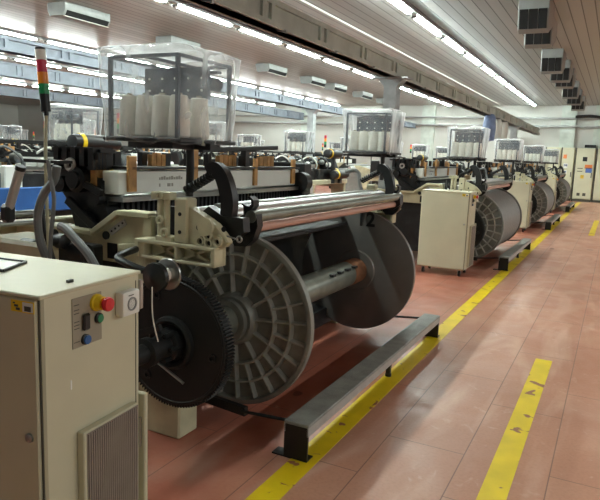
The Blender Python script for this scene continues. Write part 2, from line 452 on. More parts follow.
# ------------------------------------------------------------------ warp beam
BX, BZ, BY = -1.851, .561, 3.785
def flange_mb(y, sgn):
    mb = MB((BX, BY, 0)); c = (BX, y, BZ); t = .012
    mb.lathe([(.11, -sgn*t), (.49, -sgn*t), (.5, -sgn*t*.6), (.5, sgn*.032), (.49, sgn*.036), (.474, sgn*.034), (.466, 0), (.11, 0), (.11, -sgn*t)], c, 'y', 72, False)
    return mb
def ribs(y, sgn, parent):
    O = (BX, BY, 0); c = (BX, y, BZ)
    for r in (.37, .265):
        MB(O).lathe([(r-.011, 0), (r-.004, sgn*.03), (r+.004, sgn*.03), (r+.011, 0)], c, 'y', 64, False).build('ring_rib', 'rib', parent)
    MB(O).lathe([(.155, 0), (.15, sgn*.036), (.135, sgn*.055), (.11, sgn*.055)], c, 'y', 40, False).build('hub_ring', 'alu', parent)
    mb = MB(O)
    for k in range(24):
        a = 2*PI*(k+.3)/24; ca, sa = math.cos(a), math.sin(a); px, pz = -sa, ca
        r0 = .15 if k % 2 == 0 else .265
        v = []
        for yy, hw in ((0, .011), (sgn*.029, .0038)):
            for rr, s2 in ((r0, -1), (r0, 1), (.468, 1), (.468, -1)):
                v.append(mb._v((BX+ca*rr+px*s2*hw, y+yy, BZ+sa*rr+pz*s2*hw)))
        for f in ((0, 1, 2, 3), (4, 7, 6, 5), (0, 4, 5, 1), (1, 5, 6, 2), (2, 6, 7, 3), (3, 7, 4, 0)):
            mb.bm.faces.new([v[i] for i in f])
    mb.build('spoke_ribs', 'rib', parent, 20)
def make_beam(full):
    t = thing('warp_beam', 'x', 'warp beam', (BX, BY, 0))
    f = flange_mb(2.865, -1).build('flange', 'alu', t); ribs(2.865, -1, f)
    f = flange_mb(4.705, 1).build('flange', 'alus', t); ribs(4.705, 1, f)
    O = (BX, BY, 0)
    if full:
        MB(O).lathe([(.1, 0), (.475, 0), (.478, .3), (.476, 1.2), (.478, 1.825), (.1, 1.825)], (BX, 2.872, BZ), 'y', 72, False).build('yarn_roll', 'roll', t)
    else:
        b = MB(O).cyl((BX, 2.865, BZ), (BX, 4.705, BZ), .1, 40, None, False).build('barrel', 'tube', t)
        MB(O).lathe([(.1015, 0), (.103, .01), (.103, .22), (.1015, .23)], (BX, 4.46, BZ), 'y', 40, False).build('rust_band', 'rust', b)
        mb = MB(O)
        for k in range(4):
            a = R(40+25*0); mb.box(BX+.07, BX+.104, 4.0+k*.14, 4.05+k*.14, BZ+.062, BZ+.08)
        mb.build('slot', 'dark', b)
        MB(O).lathe([(.1, 0), (.17, -.002), (.16, -.014), (.1, -.016)], (BX, 4.697, BZ), 'y', 40, False).build('bearing_ring', 'alus', t)
    MB(O).cyl((BX, 2.36, BZ), (BX, 2.84, BZ), .088, 36).build('neck', 'tube', t)
    MB(O).lathe([(.09, 0), (.125, .0), (.125, .035), (.105, .05), (.09, .05)], (BX, 2.76, BZ), 'y', 36, False).build('collar', 'alu', t)
    # drive gear
    mb = MB(O); n = 120; out = []
    for i in range(n):
        a0 = 2*PI*i/n
        for da, r in ((0, .318), (.25, .331), (.55, .331), (.8, .318)):
            a = a0+da*2*PI/n; out.append((BX+r*math.cos(a), BZ+r*math.sin(a)))
    mb.prism(out, 2.30, 2.36)
    mb.lathe([(.298, 0), (.302, -.004), (.312, -.004), (.316, 0)], (BX, 2.30, BZ), 'y', 72, False)
    mb.lathe([(.135, 0), (.13, -.02), (.115, -.028), (.10, -.02), (.09, 0)], (BX, 2.30, BZ), 'y', 48, False)
    g = mb.build('drive_gear', 'gear', t, 25)
    mb = MB(O)
    for a in (-8, 112, 232):
        mb.lathe([(.022, 0), (.022, -.008), (.012, -.008), (.012, 0)], (BX+.245*math.cos(R(a)), 2.30, BZ+.245*math.sin(R(a))), 'y', 20, False)
    mb.build('bolt_hole', 'blackp', g)
    mb = MB(O); mb.lathe([(.08, 0), (.08, -.05), (.06, -.06), (.055, -.16), (.07, -.165), (.07, -.2), (.045, -.205), (.045, -.33), (.03, -.335)], (BX, 2.30, BZ), 'y', 28)
    for a in range(0, 360, 60):
        mb.cyl((BX+.07*math.cos(R(a)), 2.3, BZ+.07*math.sin(R(a))), (BX+.07*math.cos(R(a)), 2.2, BZ+.07*math.sin(R(a))), .012, 8)
    mb.build('journal', 'gear', t)
    MB(O).cyl((BX-.07, 2.24, BZ-.075), (BX+.12, 2.24, BZ-.165), .007, 8).build('pin', 'steel', t)
    MB(O).bar((BX-.2, 2.2, BZ+.02), (BX+.03, 2.18, BZ+.11), .02, .03).build('release_lever', 'gear', t)
    return t
beam = make_beam(False)
beam['label'] = 'empty warp beam with bare barrel and black drive gear on the nearest loom'
o12 = text('12', .16, 'blackp', beam, (AX(366, 219, BX).x-BX, 4.68-BY, 0), (PI/2, 0, 0), 'painted_number')
p = AY(366, 220, 4.686); o12.location = (p.x-BX, 4.686-BY, p.z)
fullbeam = make_beam(True)
PITCH = 6.25
LN = ['nearest', 'second', 'third', 'fourth']
for i in range(1, 4):
    lab = 'warp beam wound full of grey yarn on the %s loom along the aisle' % LN[i]
    if i == 1: fullbeam.location = (BX, BY+PITCH, 0); fullbeam['label'] = lab; fullbeam['group'] = 'full warp beams'
    else: dup(fullbeam, (BX, BY+PITCH*i, 0), lab, group='full warp beams')
beam['group'] = 'warp beams along the aisle'

# ------------------------------------------------------------------ loom (aisle row)
LO = (BX, BY, 0)
def PT(px, py, y):
    v = AY(px, py, y); return (v.x, v.z)
def make_loom():
    t = thing('weaving_loom', 'x', 'loom', LO)
    # side frames (near one with cast details)
    for y, s in ((2.62, -1), (4.98, 1)):
        mb = MB(LO)
        mb.prism([(-3.3, 0), (-3.08, 0), (-3.0, .86), (-2.34, .86), (-2.34, 0), (-2.1, 0), (-2.1, .2), (-2.12, .42), (-2.2, .5), (-2.2, 1.15), (-2.43, 1.15), (-2.62, 1.02), (-3.3, 1.02)], y-.05, y+.05, 'y', .008)
        f = mb.build('side_frame', 'cast', t)
        if s < 0:
            mb = MB(LO); mb.bar((-2.62, y-.06, 1.015), (-2.43, y-.06, 1.14), .06, .03, .004); mb.bar((-2.43, y-.06, 1.14), (-2.2, y-.06, 1.14), .06, .03, .004); mb.bar((-3.3, y-.06, 1.01), (-2.62, y-.06, 1.01), .06, .03, .004)
            mb.bar((-2.22, y-.06, .5), (-2.22, y-.06, 1.14), .06, .04, .004); mb.bar((-2.42, y-.06, .95), (-2.26, y-.06, .97), .05, .03, .004)
            mb.build('flange_rim', 'cast', f)
            MB(LO).box(-2.53, -2.46, y-.056, y-.045, .87, .96).build('slot', 'blackp', f)
            mb = MB(LO); mb.bar((-2.5, y-.06, 1.02), (-2.39, y-.06, 1.09), .012, .035); mb.build('slotted_plate', 'benchf', f)
            mb = MB(LO)
            for k in range(4): 
                q = Vector((-2.485+.027*k, y-.07, 1.03+.0175*k)); mb.cyl(q, q+Vector((0, .004, 0)), .006, 8)
            mb.build('plate_holes', 'dark', f)
            MB(LO).lathe([(.024, 0), (.024, -.01), (.0, -.01)], (-2.54, y-.05, 1.0), 'y', 16).build('bolt', 'dark', f)
    MB(LO).box(-3.02, -2.36, 2.66, 2.9, .12, .9, .02).build('gearbox', 'dark', t)
    # foot under the gear
    MB(LO).box(-2.1, -1.88, 2.40, 2.56, 0, .3, .01).build('foot', 'cast', t)
    # body
    mb = MB(LO); mb.box(-2.5, -2.42, 2.67, 4.93, .25, .95); mb.box(-3.2, -2.42, 2.67, 4.93, .9, .95)
    mb.box(-2.3, -2.1, 2.67, 4.93, .06, .2); mb.build('back_panel', 'dark', t)
    mb = MB(LO)
    for k in range(46):
        y = 2.75+k*.047; mb.box(-2.62+.0, -2.60, y, y+.022, .95, 1.2)
    mb.box(-2.75, -2.63, 2.67, 4.93, .95, 1.2)
    mb.build('heald_frame', 'dark', t)
    MB(LO).box(-3.34, -3.2, 2.6, 5.0, .93, 1.02, .01).build('breast_beam', 'cast', t)
    MB(LO).cyl((-3.42, 2.65, .55), (-3.42, 4.95, .55), .14, 24).build('cloth_roll', 'bluel', t)
    for x, z, nm in ((-2.35, 1.12, 'cross_shaft'), (-2.2, 1.06, 'cross_shaft'), (-2.05, 1.12, 'cross_shaft')):
        MB(LO).cyl((x, 2.6, z), (x, 5.0, z), .022, 14).build(nm, 'steel', t)
    MB(LO).box(-2.3, -1.95, 2.75, 4.9, .93, .955, .004).build('guard_plate', 'dark', t)
    # header across the loom with wooden slats
    h = MB(LO).box(-2.66, -2.54, 2.66, 4.92, 1.225, 1.36, .006).build('header_beam', 'white', t)
    mb = MB(LO); y = 3.02
    for k, w in enumerate((.012, .02, .016, .024, .014, .02, .016, .022, .018, .014)):
        mb.box(-2.541, -2.538, y, y+w, 1.305, 1.32+.004*(k % 3)); y += w+.006
    for y, w in ((3.02, .012), (3.1, .03), (3.14, .016)): mb.box(-2.541, -2.538, y, y+w, 1.262, 1.282)
    mb.build('faded_print', 'ink', h)
    MB(LO).box(-2.67, -2.5, 2.66, 4.92, 1.185, 1.213).build('lower_rail', 'steel', t)
    for y0, y1, n_ in ((2.63, 2.72, 3), (3.12, 3.26, 3), (3.88, 4.12, 4), (4.48, 4.72, 4)):
        w = (y1-y0)/n_
        for k in range(n_): MB(LO).box(-2.72, -2.68, y0+k*w, y0+k*w+w*.82, 1.2, 1.46+.01*(k % 2)).build('wooden_slat', 'wood', t)
    for y0, y1, z1 in ((2.73, 2.80, 1.45), (3.33, 3.40, 1.50), (4.13, 4.18, 1.45), (4.76, 4.82, 1.45)):
        MB(LO).box(-2.54, -2.52, y0, y1, 1.24, z1, .003).build('wooden_strap', 'wood', t)
    mb = MB(LO); mb.bar((-2.62, 3.55, 1.50), (-2.62, 4.63, 1.545), .05, .035, .005); mb.box(-2.65, -2.6, 4.12, 4.18, 1.3, 1.52); mb.build('lifting_rail', 'black', t)
    mb = MB(LO); mb.box(-2.72, -2.52, 2.76, 4.9, 1.37, 1.385)
    for k in range(9): mb.box(-2.78, -2.74, 2.85+k*.24, 2.9+k*.24, 1.37, 1.47)
    mb.build('harness_rail', 'black', t)
    # dobby drive at the near end
    mb = MB((LO[0]+.14, LO[1]-.17, 0))
    mb.prism([(-2.72, .98), (-2.46, .98), (-2.44, 1.1), (-2.5, 1.17), (-2.5, 1.3), (-2.58, 1.33), (-2.62, 1.40), (-2.76, 1.42), (-2.84, 1.36), (-2.84, 1.22), (-2.76, 1.16)], 2.47, 2.62, 'y', .01)
    mb.lathe([(.075, 0), (.075, -.05), (.05, -.06), (.05, -.08), (.02, -.08)], (-2.66, 2.47, 1.3), 'y', 28)
    mb.lathe([(.05, 0), (.05, -.07), (.025, -.07)], (-2.78, 2.47, 1.27), 'y', 20)
    mb.lathe([(.045, 0), (.045, -.05), (.03, -.05)], (-2.52, 2.47, 1.2), 'y', 20)
    mb.lathe([(.05, 0), (.05, -.05), (.03, -.05)], (-2.6, 2.47, 1.06), 'y', 20)
    for k in range(5): mb.box(-2.86+.07*k, -2.82+.07*k, 2.44, 2.6, 1.36+.02*(k % 2), 1.49)
    mb.box(-2.92, -2.52, 2.48, 2.6, 1.46, 1.48)
    mb.bar((-2.74, 2.43, 1.18), (-2.5, 2.43, 1.02), .03, .05, .004); mb.bar((-2.6, 2.43, 1.28), (-2.46, 2.43, 1.23), .03, .04, .004)
    d = mb.build('dobby_drive', 'black', t)
    mb = MB((LO[0]+.14, LO[1]-.17, 0))
    for k in range(6): mb.cyl((-2.8+.055*k, 2.46, 1.42), (-2.8+.055*k, 2.46, 1.46), .012, 10)
    mb.bar((-2.86, 2.45, 1.345), (-2.6, 2.45, 1.345), .012, .02)
    mb.build('hook_row', 'dark', d)
    MB((LO[0]+.14, LO[1]-.17, 0)).torus((-2.70, 2.42, 1.385), .030, .013, 'y', 24, 8).build('eyelet', 'benchf', d)
    # dark upright shafts between the castings
    mb = MB(LO)
    for x in (-2.17, -2.12, -2.08): mb.box(x, x+.03, 2.56, 2.6, .6, 1.2)
    mb.build('upright_shaft', 'dark', t)
    # bracket with X ribs carrying the back rest
    def bracket(y, s):
        mb = MB(LO)
        mb.box(-2.19, -1.685, y-.05, y+.05, 1.015, 1.035, .004)
        mb.box(-2.15, -1.685, y-.05, y+.05, .935, .952, .004)
        mb.box(-2.19, -1.685, y+.02, y+.04, .94, 1.03)
        for a, b in ((-2.19, -2.165), (-1.71, -1.685), (-1.93, -1.915)): mb.box(a, b, y-.05, y+.05, .94, 1.03, .003)
        mb.box(-2.19, -2.13, y-.04, y+.05, .5, 1.03, .006)
        for a, b in ((-2.1, -1.93), (-1.91, -1.735)):
            mb.bar((a, y+.005, .95), (b, y+.005, 1.02), .04, .014); mb.bar((a, y+.005, 1.02), (b, y+.005, .95), .04, .014)
        return mb.build('ribbed_bracket', 'cast', t)
    bracket(2.46, -1); bracket(5.12, 1)
    def rest(y, s):
        mb = MB(LO)
        mb.prism([(-1.945, 1.03), (-1.945, 1.22), (-1.865, 1.22), (-1.82, 1.19), (-1.71, 1.145), (-1.65, 1.085), (-1.635, 1.06), (-1.66, 1.035)], y-.02, y+.03, 'y', .006)
        mb.box(-1.95, -1.87, y-.04, y+.05, 1.03, 1.26, .008)
        mb.lathe([(.045, 0), (.045, -.02), (.0, -.02)], (-1.76, y-.02, 1.13), 'y', 24)
        for x, z in ((-1.79, 1.055), (-1.74, 1.05), (-1.69, 1.06), (-1.745, 1.085), (-1.6855, 1.065)):
            mb.lathe([(.024, 0), (.024, -.02), (.016, -.02), (.016, 0)], (x, y-.02, z), 'y', 18, False)
        b = mb.build('back_rest_bracket', 'cast', t)
        mb = MB(LO)
        for x, z in ((-1.79, 1.055), (-1.74, 1.05), (-1.69, 1.06), (-1.745, 1.085), (-1.6855, 1.065), (-1.81, 1.12), (-1.66, 1.125)):
            mb.lathe([(.0135, 0), (.0135, -.002), (0, -.002)], (x, y-.021, z), 'y', 14)
        for z in (1.09, 1.18): mb.lathe([(.01, 0), (.01, -.003), (0, -.003)], (-1.91, y-.041, z), 'y', 12)
        mb.build('bolt_hole', 'blackp', b)
        return b
    rest(2.47, -1); rest(5.12, 1)
    # rods with ring nuts left of the post
    mb = MB(LO)
    mb.box(-2.09, -1.97, 2.42, 2.48, 1.245, 1.285, .004); mb.cyl((-2.0, 2.44, 1.06), (-2.0, 2.44, 1.26), .016, 12); mb.cyl((-2.045, 2.45, 1.06), (-2.045, 2.45, 1.25), .02, 12)
    mb.torus((-2.0, 2.42, 1.08), .018, .008, 'y', 18, 8); mb.torus((-2.03, 2.42, 1.14), .018, .008, 'y', 18, 8); mb.torus((-2.03, 2.415, 1.265), .016, .007, 'y', 18, 8)
    mb.box(-2.06, -1.96, 2.42, 2.5, 1.03, 1.06, .003)
    mb.build('ring_rod', 'cast', t)
    # black curved arm and spring
    for y in (2.56, 5.02):
        dy = y-2.56
        path = [AY(*q, 2.56) for q in ((209, 171), (216, 168), (223, 176), (228, 192), (229.5, 208), (226, 224), (216, 238))]
        path = bez([p_+Vector((0, dy, 0)) for p_ in path], 5)
        mb = MB(LO); ws = [.035]*len(path)
        pts = []
        Lf, Rg = [], []
        for i, p_ in enumerate(path):
            tt = (path[min(i+1, len(path)-1)]-path[max(i-1, 0)]).normalized(); nn = Vector((tt.z, 0, -tt.x))
            w = .024+.014*math.sin(PI*min(1, i/(len(path)-1)))
            Lf.append(((p_+nn*w).x, (p_+nn*w).z)); Rg.append(((p_-nn*w).x, (p_-nn*w).z))
        mb.prism(Lf+Rg[::-1], y-.025, y+.025, 'y')
        mb.prism([PT(198, 218, 2.56), PT(212, 206, 2.56), PT(226, 216, 2.56), PT(246, 218, 2.56), PT(247, 232, 2.56), PT(236, 240, 2.56), PT(214, 240, 2.56)], y-.03, y+.03)
        a = mb.build('tension_arm', 'blackp', t)
        s0 = AY(186, 191, 2.56)+Vector((0, dy, 0)); s1 = AY(214, 174, 2.56)+Vector((0, dy, 0))
        ax = (s1-s0); L_ = ax.length; ax.normalize(); u = Vector((0, 1, 0)); w = ax.cross(u)
        hel = [s0+ax*(L_*k/180)+(u*math.cos(k*2*PI/18)+w*math.sin(k*2*PI/18))*.021 for k in range(181)]
        MB(LO).tube(hel, .0065, 6).build('coil_spring', 'black', a)
        MB(LO).cyl(s0, s1, .010, 10).build('spring_rod', 'dark', a)
    # rollers
    MB(LO).cyl((-1.775, 2.62, 1.172), (-1.775, 4.98, 1.172), .046, 32).build('back_rest_roller', 'chrome', t)
    MB(LO).cyl((-1.64, 2.66, 1.172), (-1.64, 5.10, 1.172), .032, 28).build('guide_roller', 'tube', t)
    MB(LO).cyl((-1.66, 2.7, 1.108), (-1.66, 5.05, 1.108), .025, 24).build('tension_roller', 'pink', t)
    MB(LO).box(-1.9, -1.83, 2.7, 4.95, 1.175, 1.22, .006).build('rail_bar', 'steel', t)
    # black roller hooks
    for y, dy in ((2.70, 0), (5.06, 2.36)):
        mb = MB(LO)
        hp = [PT(*q, 2.70) for q in ((247, 214), (247, 206), (245, 204), (246, 203), (250, 206), (253, 206), (255, 203), (254, 199), (251, 197), (253, 196), (257, 200), (257, 206), (254, 210), (254, 213), (260, 214), (261, 226), (256, 240), (249, 246), (238, 245), (230, 232), (232, 222))]
        mb.prism(hp, y-.035, y+.02, 'y'); mb.build('roller_hook', 'black', t)
    mb = MB(LO); a = AY(227, 236, 2.42); b = AY(236, 239, 2.42); mb.cyl(a, b, .004, 8); mb.torus(b+Vector((.018, 0, 0)), .013, .005, 'y', 18, 8); mb.build('eye_bolt', 'steel', t)
    # selvedge spool
    c = Vector((-1.80, 2.12, .925))
    sp = MB(LO).lathe([(.012, -.03), (.02, -.025), (.066, -.012), (.068, 0), (.066, .012), (.02, .018)], c, 'y', 36).build('selvedge_spool', 'blackp', t)
    MB(LO).cyl(c+Vector((0, .01, 0)), c+Vector((0, .075, 0)), .032, 24).build('thread_core', 'yarn', sp)
    MB(LO).lathe([(.03, .07), (.072, .08), (.076, .086), (.07, .092), (.05, .096), (.03, .11)], c, 'y', 36).build('spool_flange', 'steel', sp)
    MB(LO).tube(bez([(-2.17, 2.4, .98), (-2.1, 2.2, .975), (-2.0, 2.14, .965), (-1.9, 2.15, .94), (-1.81, 2.2, .925)]), .018, 10).build('spool_arm', 'blackp', sp)
    MB(LO).tube(bez([c+Vector((.005, -.03, -.04)), c+Vector((.0, -.02, -.18)), c+Vector((.015, .0, -.3))]), .003, 6).build('thread', 'yarn', sp)
    # far-end drive: black discs behind the neighbouring cabinet
    mb = MB(LO); mb.lathe([(.02, 0), (.13, 0), (.14, .03), (.13, .12), (.02, .12)], (-1.95, 5.3, .84), 'y', 36); mb.box(-2.6, -2.0, 5.2, 5.5, .2, .98, .02)
    mb.build('take_off_motor', 'blackp', t)
    MB(LO).tube(bez([(-2.25, 5.3, 1.35), (-2.15, 5.35, 1.36), (-2.1, 5.35, 1.2), (-2.0, 5.35, 1.06), (-1.93, 5.35, .98)]), .017, 8).build('air_hose', 'hose', t)
    # gantry at far end of the loom
    mb = MB(LO); mb.box(-2.9, -2.5, 4.95, 5.1, 1.0, 1.42, .01); mb.lathe([(.09, 0), (.09, -.1), (.04, -.1)], (-2.5, 4.95, 1.25), 'y', 24); mb.build('end_drive', 'black', t)
    # slanted cream guard plate and black coupling at the far end
    MB(LO).prism([(-2.02, .62), (-1.94, .62), (-1.86, 1.02), (-1.9, 1.05), (-1.98, .98)], 5.55, 5.58, 'y', .004).build('end_guard', 'cream', t)
    MB(LO).lathe([(.02, -.05), (.1, -.04), (.11, 0), (.1, .04), (.02, .05)], (-1.88, 5.2, .95), 'y', 28).build('coupling', 'blackp', t)
    MB(LO).box(-1.93, -1.85, 5.12, 5.14, .83, .85, .002).build('yellow_mark', 'yellow', t)
    # base tie bars
    MB(LO).bar((-2.1, 2.76, .1), (-1.66, 2.70, .1), .03, .05).build('base_bar', 'black', t); MB(LO).bar((-2.1, 4.86, .1), (-1.7, 4.86, .1), .03, .05).build('base_bar', 'black', t)
    return t
loom = make_loom()
loom['label'] = 'nearest weaving loom on the aisle, behind the foreground cream cabinet'
loom['group'] = 'looms along the aisle'
LDESC = ['', 'second weaving loom along the aisle, right behind the free-standing cream cabinet', 'third weaving loom along the aisle, between two full yarn beams', 'last weaving loom along the aisle, next to the beige wall cabinets']
for i in range(1, 4):
    dup(loom, (BX, BY+PITCH*i, 0), LDESC[i], group='looms along the aisle')

# ------------------------------------------------------------------ hoses, lever and signal tower of the nearest loom
T = loom
st = MB(LO); a, b = AY(46.2, 112, 2.2), AY(40, 48, 2.2)
ax = (b-a).normalized(); L_ = (b-a).length
pole = MB(LO).tube(bez([(-2.58, 2.2, .95), (-2.585, 2.2, 1.42), a], 4), .0085, 10).build('signal_tower', 'cast', T)
def seg(f0, f1, r, m, nm): MB(LO).cyl(a+ax*L_*f0, a+ax*L_*f1, r, 24).build(nm, m, pole)
seg(-.06, 0, .012, 'blackp', 'neck'); seg(0, .28, .024, 'blackp', 'tower_base'); seg(.28, .44, .025, 'lgreen', 'green_lamp'); seg(.44, .62, .025, 'orange', 'orange_lamp')
seg(.62, .81, .025, 'magenta', 'red_lamp'); seg(.81, .97, .025, 'clear', 'clear_lamp'); seg(.97, 1.0, .025, 'blackp', 'tower_cap')
MB(LO).box(-2.7, -2.46, 2.16, 2.26, 1.405, 1.42).build('tower_shelf', 'black', pole)
def hose(pts, y, r, m='hose'):
    MB(LO).tube(bez([AY(*q, y) for q in pts], 8), r, 10).build('air_hose', m, T)
hose(((48, 262), (40, 240), (38, 215), (44, 194), (54, 180), (57, 166)), 2.15, .021)
hose(((50, 260), (51, 235), (54, 200), (50, 175), (48, 160)), 2.12, .010)
hose(((54, 262), (44, 225), (42, 195), (52, 182), (60, 182)), 2.22, .013, 'blackp')
hose(((60, 226), (66, 229), (76, 240), (88, 254), (96, 268)), 2.1, .021)
MB(LO).cyl(AY(8, 212, 2.0), AY(20, 170, 2.0), .022, 14).build('hand_lever', 'benchf', T)
MB(LO).cyl(AY(20, 170, 2.0), AY(21, 166, 2.0), .024, 14).build('lever_cap', 'blackp', T)
mb = MB(LO); q = AY(8, 210, 2.0); mb.box(q.x-.03, q.x+.03, 1.97, 2.03, q.z-.06, q.z+.03, .015); mb.build('lever_base', 'blackp', T)
mb = MB(LO); mb.box(-3.5, -3.3, 1.75, 2.65, .94, 1.0, .01); mb.box(-3.28, -3.18, 1.7, 2.65, 1.0, 1.03, .006); mb.box(-3.1, -2.62, 2.2, 2.5, .3, .98, .02)
mb.build('breast_rail', 'cast', T)
mb = MB(LO); mb.cyl((-3.25, 1.9, 1.07), (-3.05, 2.62, 1.09), .02, 12); mb.cyl((-3.15, 1.8, 1.04), (-3.0, 2.6, 1.04), .014, 12); mb.build('temple_rod', 'steel', T)
mb = MB(LO)
for x, y, z, r in ((-2.62, 2.3, .99, .04), (-2.7, 2.3, 1.02, .03), (-2.5, 2.34, .93, .05), (-2.78, 2.25, .95, .04)):
    mb.lathe([(r*.4, -.06), (r, -.05), (r, .05), (r*.5, .06)], (x, y, z), 'x', 18)
mb.box(-2.7, -2.45, 2.3, 2.46, .84, .97, .01); mb.build('valve_block', 'blackp', T)

# ------------------------------------------------------------------ creel stands, cones, covers
def make_creel():
    t = thing('yarn_creel', 'x', 'yarn creel', (0, 0, 0))
    MB().tube([(.12, .0, 1.26-1.53), (.125, 0, -.12), (.12, 0, 0)], .021, 14).build('pole', 'black', t)
    MB().box(-.245, .245, -.24, .24, 0, .022, .005).build('base_plate', 'black', t)
    mb = MB(); mb.box(-.27, .27, -.03, .03, -.03, 0); mb.box(.07, .17, -.2, .2, -.03, 0); mb.build('base_bracket', 'black', t)
    for x in (-.21, .21):
        for y in (-.215, .215): MB().box(x-.009, x+.009, y-.009, y+.009, .02, .405).build('corner_post', 'feeder', t)
    mb = MB()
    for y in (-.215, .215): mb.box(-.218, .218, y-.008, y+.008, .398, .414)
    for x in (-.21, 0, .21): mb.box(x-.008, x+.008, -.222, .222, .398, .414)
    mb.build('top_frame', 'feeder', t)
    mb = MB(); mb.box(-.205, .205, .03, .05, .225, .385); mb.build('feeder_panel', 'feeder', t)
    mb = MB()
    for i in range(5):
        for j in range(2): mb.lathe([(.006, 0), (.006, -.006), (.003, -.006)], (-.17+.085*i, .03, .27+.06*j), 'y', 12)
    mb.build('eyelet', 'white', t)
    mb = MB()
    for i in range(4): mb.lathe([(.02, -.05), (.036, -.045), (.036, .05), (.02, .055)], (-.165+.11*i, .12, .31), 'y', 16)
    mb.box(-.21, .21, .10, .14, .36, .375); mb.build('feeder_drum', 'feeder', t)
    return t
creel = make_creel()
def make_cone():
    t = thing('yarn_cone', 'x', 'yarn cone')
    MB().lathe([(.046, .004), (.054, .012), (.051, .1), (.043, .2), (.038, .206), (.02, .207)], (0, 0, 0), 'z', 24).build('wound_yarn', 'yarn', t)
    MB().lathe([(.02, 0), (.02, .004), (.017, .205), (.014, .218), (.010, .218)], (0, 0, 0), 'z', 16).build('core', 'panel', t)
    return t
cone = make_cone()
def cover_mesh(seed):
    bm = bmesh.new(); nx = 26; nz = 18
    # perimeter grid
    per = []
    X, Y = .258, .262
    ks = []
    for i in range(nx): ks.append((-X+2*X*i/nx, -Y))
    for i in range(nx-4): ks.append((X, -Y+2*Y*i/(nx-4)))
    for i in range(nx): ks.append((X-2*X*i/nx, Y))
    for i in range(nx-4): ks.append((-X, Y-2*Y*i/(nx-4)))
    n = len(ks); off = Vector((seed*13.7, seed*3.1, 0)); rings = []
    for j in range(nz+1):
        f = j/nz; z = -.0+.445*f; ring = []
        sc = .92+.13*f
        for x, y in ks:
            r = 3.5
            l = (abs(x/X)**12+abs(y/Y)**12)**(1/12)
            p = Vector((x/l*sc, y/l*sc, z))
            nn = Vector((x/X, y/Y, 0)).normalized()
            w = noise.noise(Vector((x*9, y*9, z*2.2))+off)*.022*(1.25-f)+noise.noise(Vector((x*22, y*22, z*9))+off)*.008
            p += nn*w
            if j == 0: p.z += .025*noise.noise(Vector((x*7, y*7, 0))+off)
            ring.append(bm.verts.new(p))
        rings.append(ring)
    for j in range(nz):
        for i in range(n): bm.faces.new([rings[j][i], rings[j][(i+1) % n], rings[j+1][(i+1) % n], rings[j+1][i]])
    prev = rings[-1]
    for q in (.94, .75, .5, .25, .08):
        ring = []
        for i in range(n):
            p0 = rings[-1][i].co; p = Vector((p0.x*q, p0.y*q, .445+.012*(1-q)+.018*noise.noise(Vector((p0.x*q*6, p0.y*q*6, 3))+off)))
            if q == .94: p.z = .452
            p.z += .035*max(0, 1-((p.x-.12)**2+(p.y-.12)**2)/.02)
            ring.append(bm.verts.new(p))
        for i in range(n): bm.faces.new([prev[i], prev[(i+1) % n], ring[(i+1) % n], ring[i]])
        prev = ring
    bm.faces.new(prev)
    me = bpy.data.meshes.new('plastic_cover'); bmesh.ops.recalc_face_normals(bm, faces=bm.faces[:]); bm.to_mesh(me); bm.free()
    for p in me.polygons: p.use_smooth = True
    me.materials.append(MT['film']); return me
COV = [cover_mesh(k) for k in range(4)]
state = dict(c=True, k=True)
def place_creel(x, y, z, rz, where, i):
    global creel
    lab = 'black yarn creel frame on %s' % where
    if state['c']: creel.location = (x, y, z); creel.rotation_euler = (0, 0, rz); creel['label'] = lab; creel['group'] = 'yarn creels'; state['c'] = False
    else: dup(creel, (x, y, z), lab, rz, 'yarn creels')
    m = Matrix.Rotation(rz, 4, 'Z')
    for a in (-.155, -.05, .055, .16):
        for b in (-.14, .02):
            p = m @ Vector((a, b, 0)); pos = (x+p.x, y+p.y, z+.022)
            lab = 'white yarn cone under the clear cover of %s' % where; g = 'yarn cones on '+where
            if state['k']: cone.location = pos; cone['label'] = lab; cone['group'] = g; state['k'] = False
            else: dup(cone, pos, lab, None, g)
    o = bpy.data.objects.new('plastic_cover', COV[i % 4]); C.objects.link(o); o.location = (x, y, z); o.rotation_euler = (0, 0, rz)
    tag(o, 'clear wrinkled plastic cover draped over %s' % where, 'plastic cover', 'plastic covers over the creels')
CX = -2.11
wh = ['the yarn creel nearest the camera', 'the second yarn creel along the aisle', 'the third yarn creel along the aisle', 'the fourth yarn creel along the aisle', 'the fifth yarn creel along the aisle', 'the last yarn creel, before the wall cabinets']
yc = [2.57, 6.1, 9.75, 13.0, 16.7, 20.0, 23.4]
for i, (x, y) in enumerate(((-2.085, 2.575), (-2.33, 6.2), (-2.0, 9.3), (-2.09, 13.7), (-2.1, 18.2), (-2.05, 22.5))): place_creel(x, y, 1.53, 0, wh[i], i)

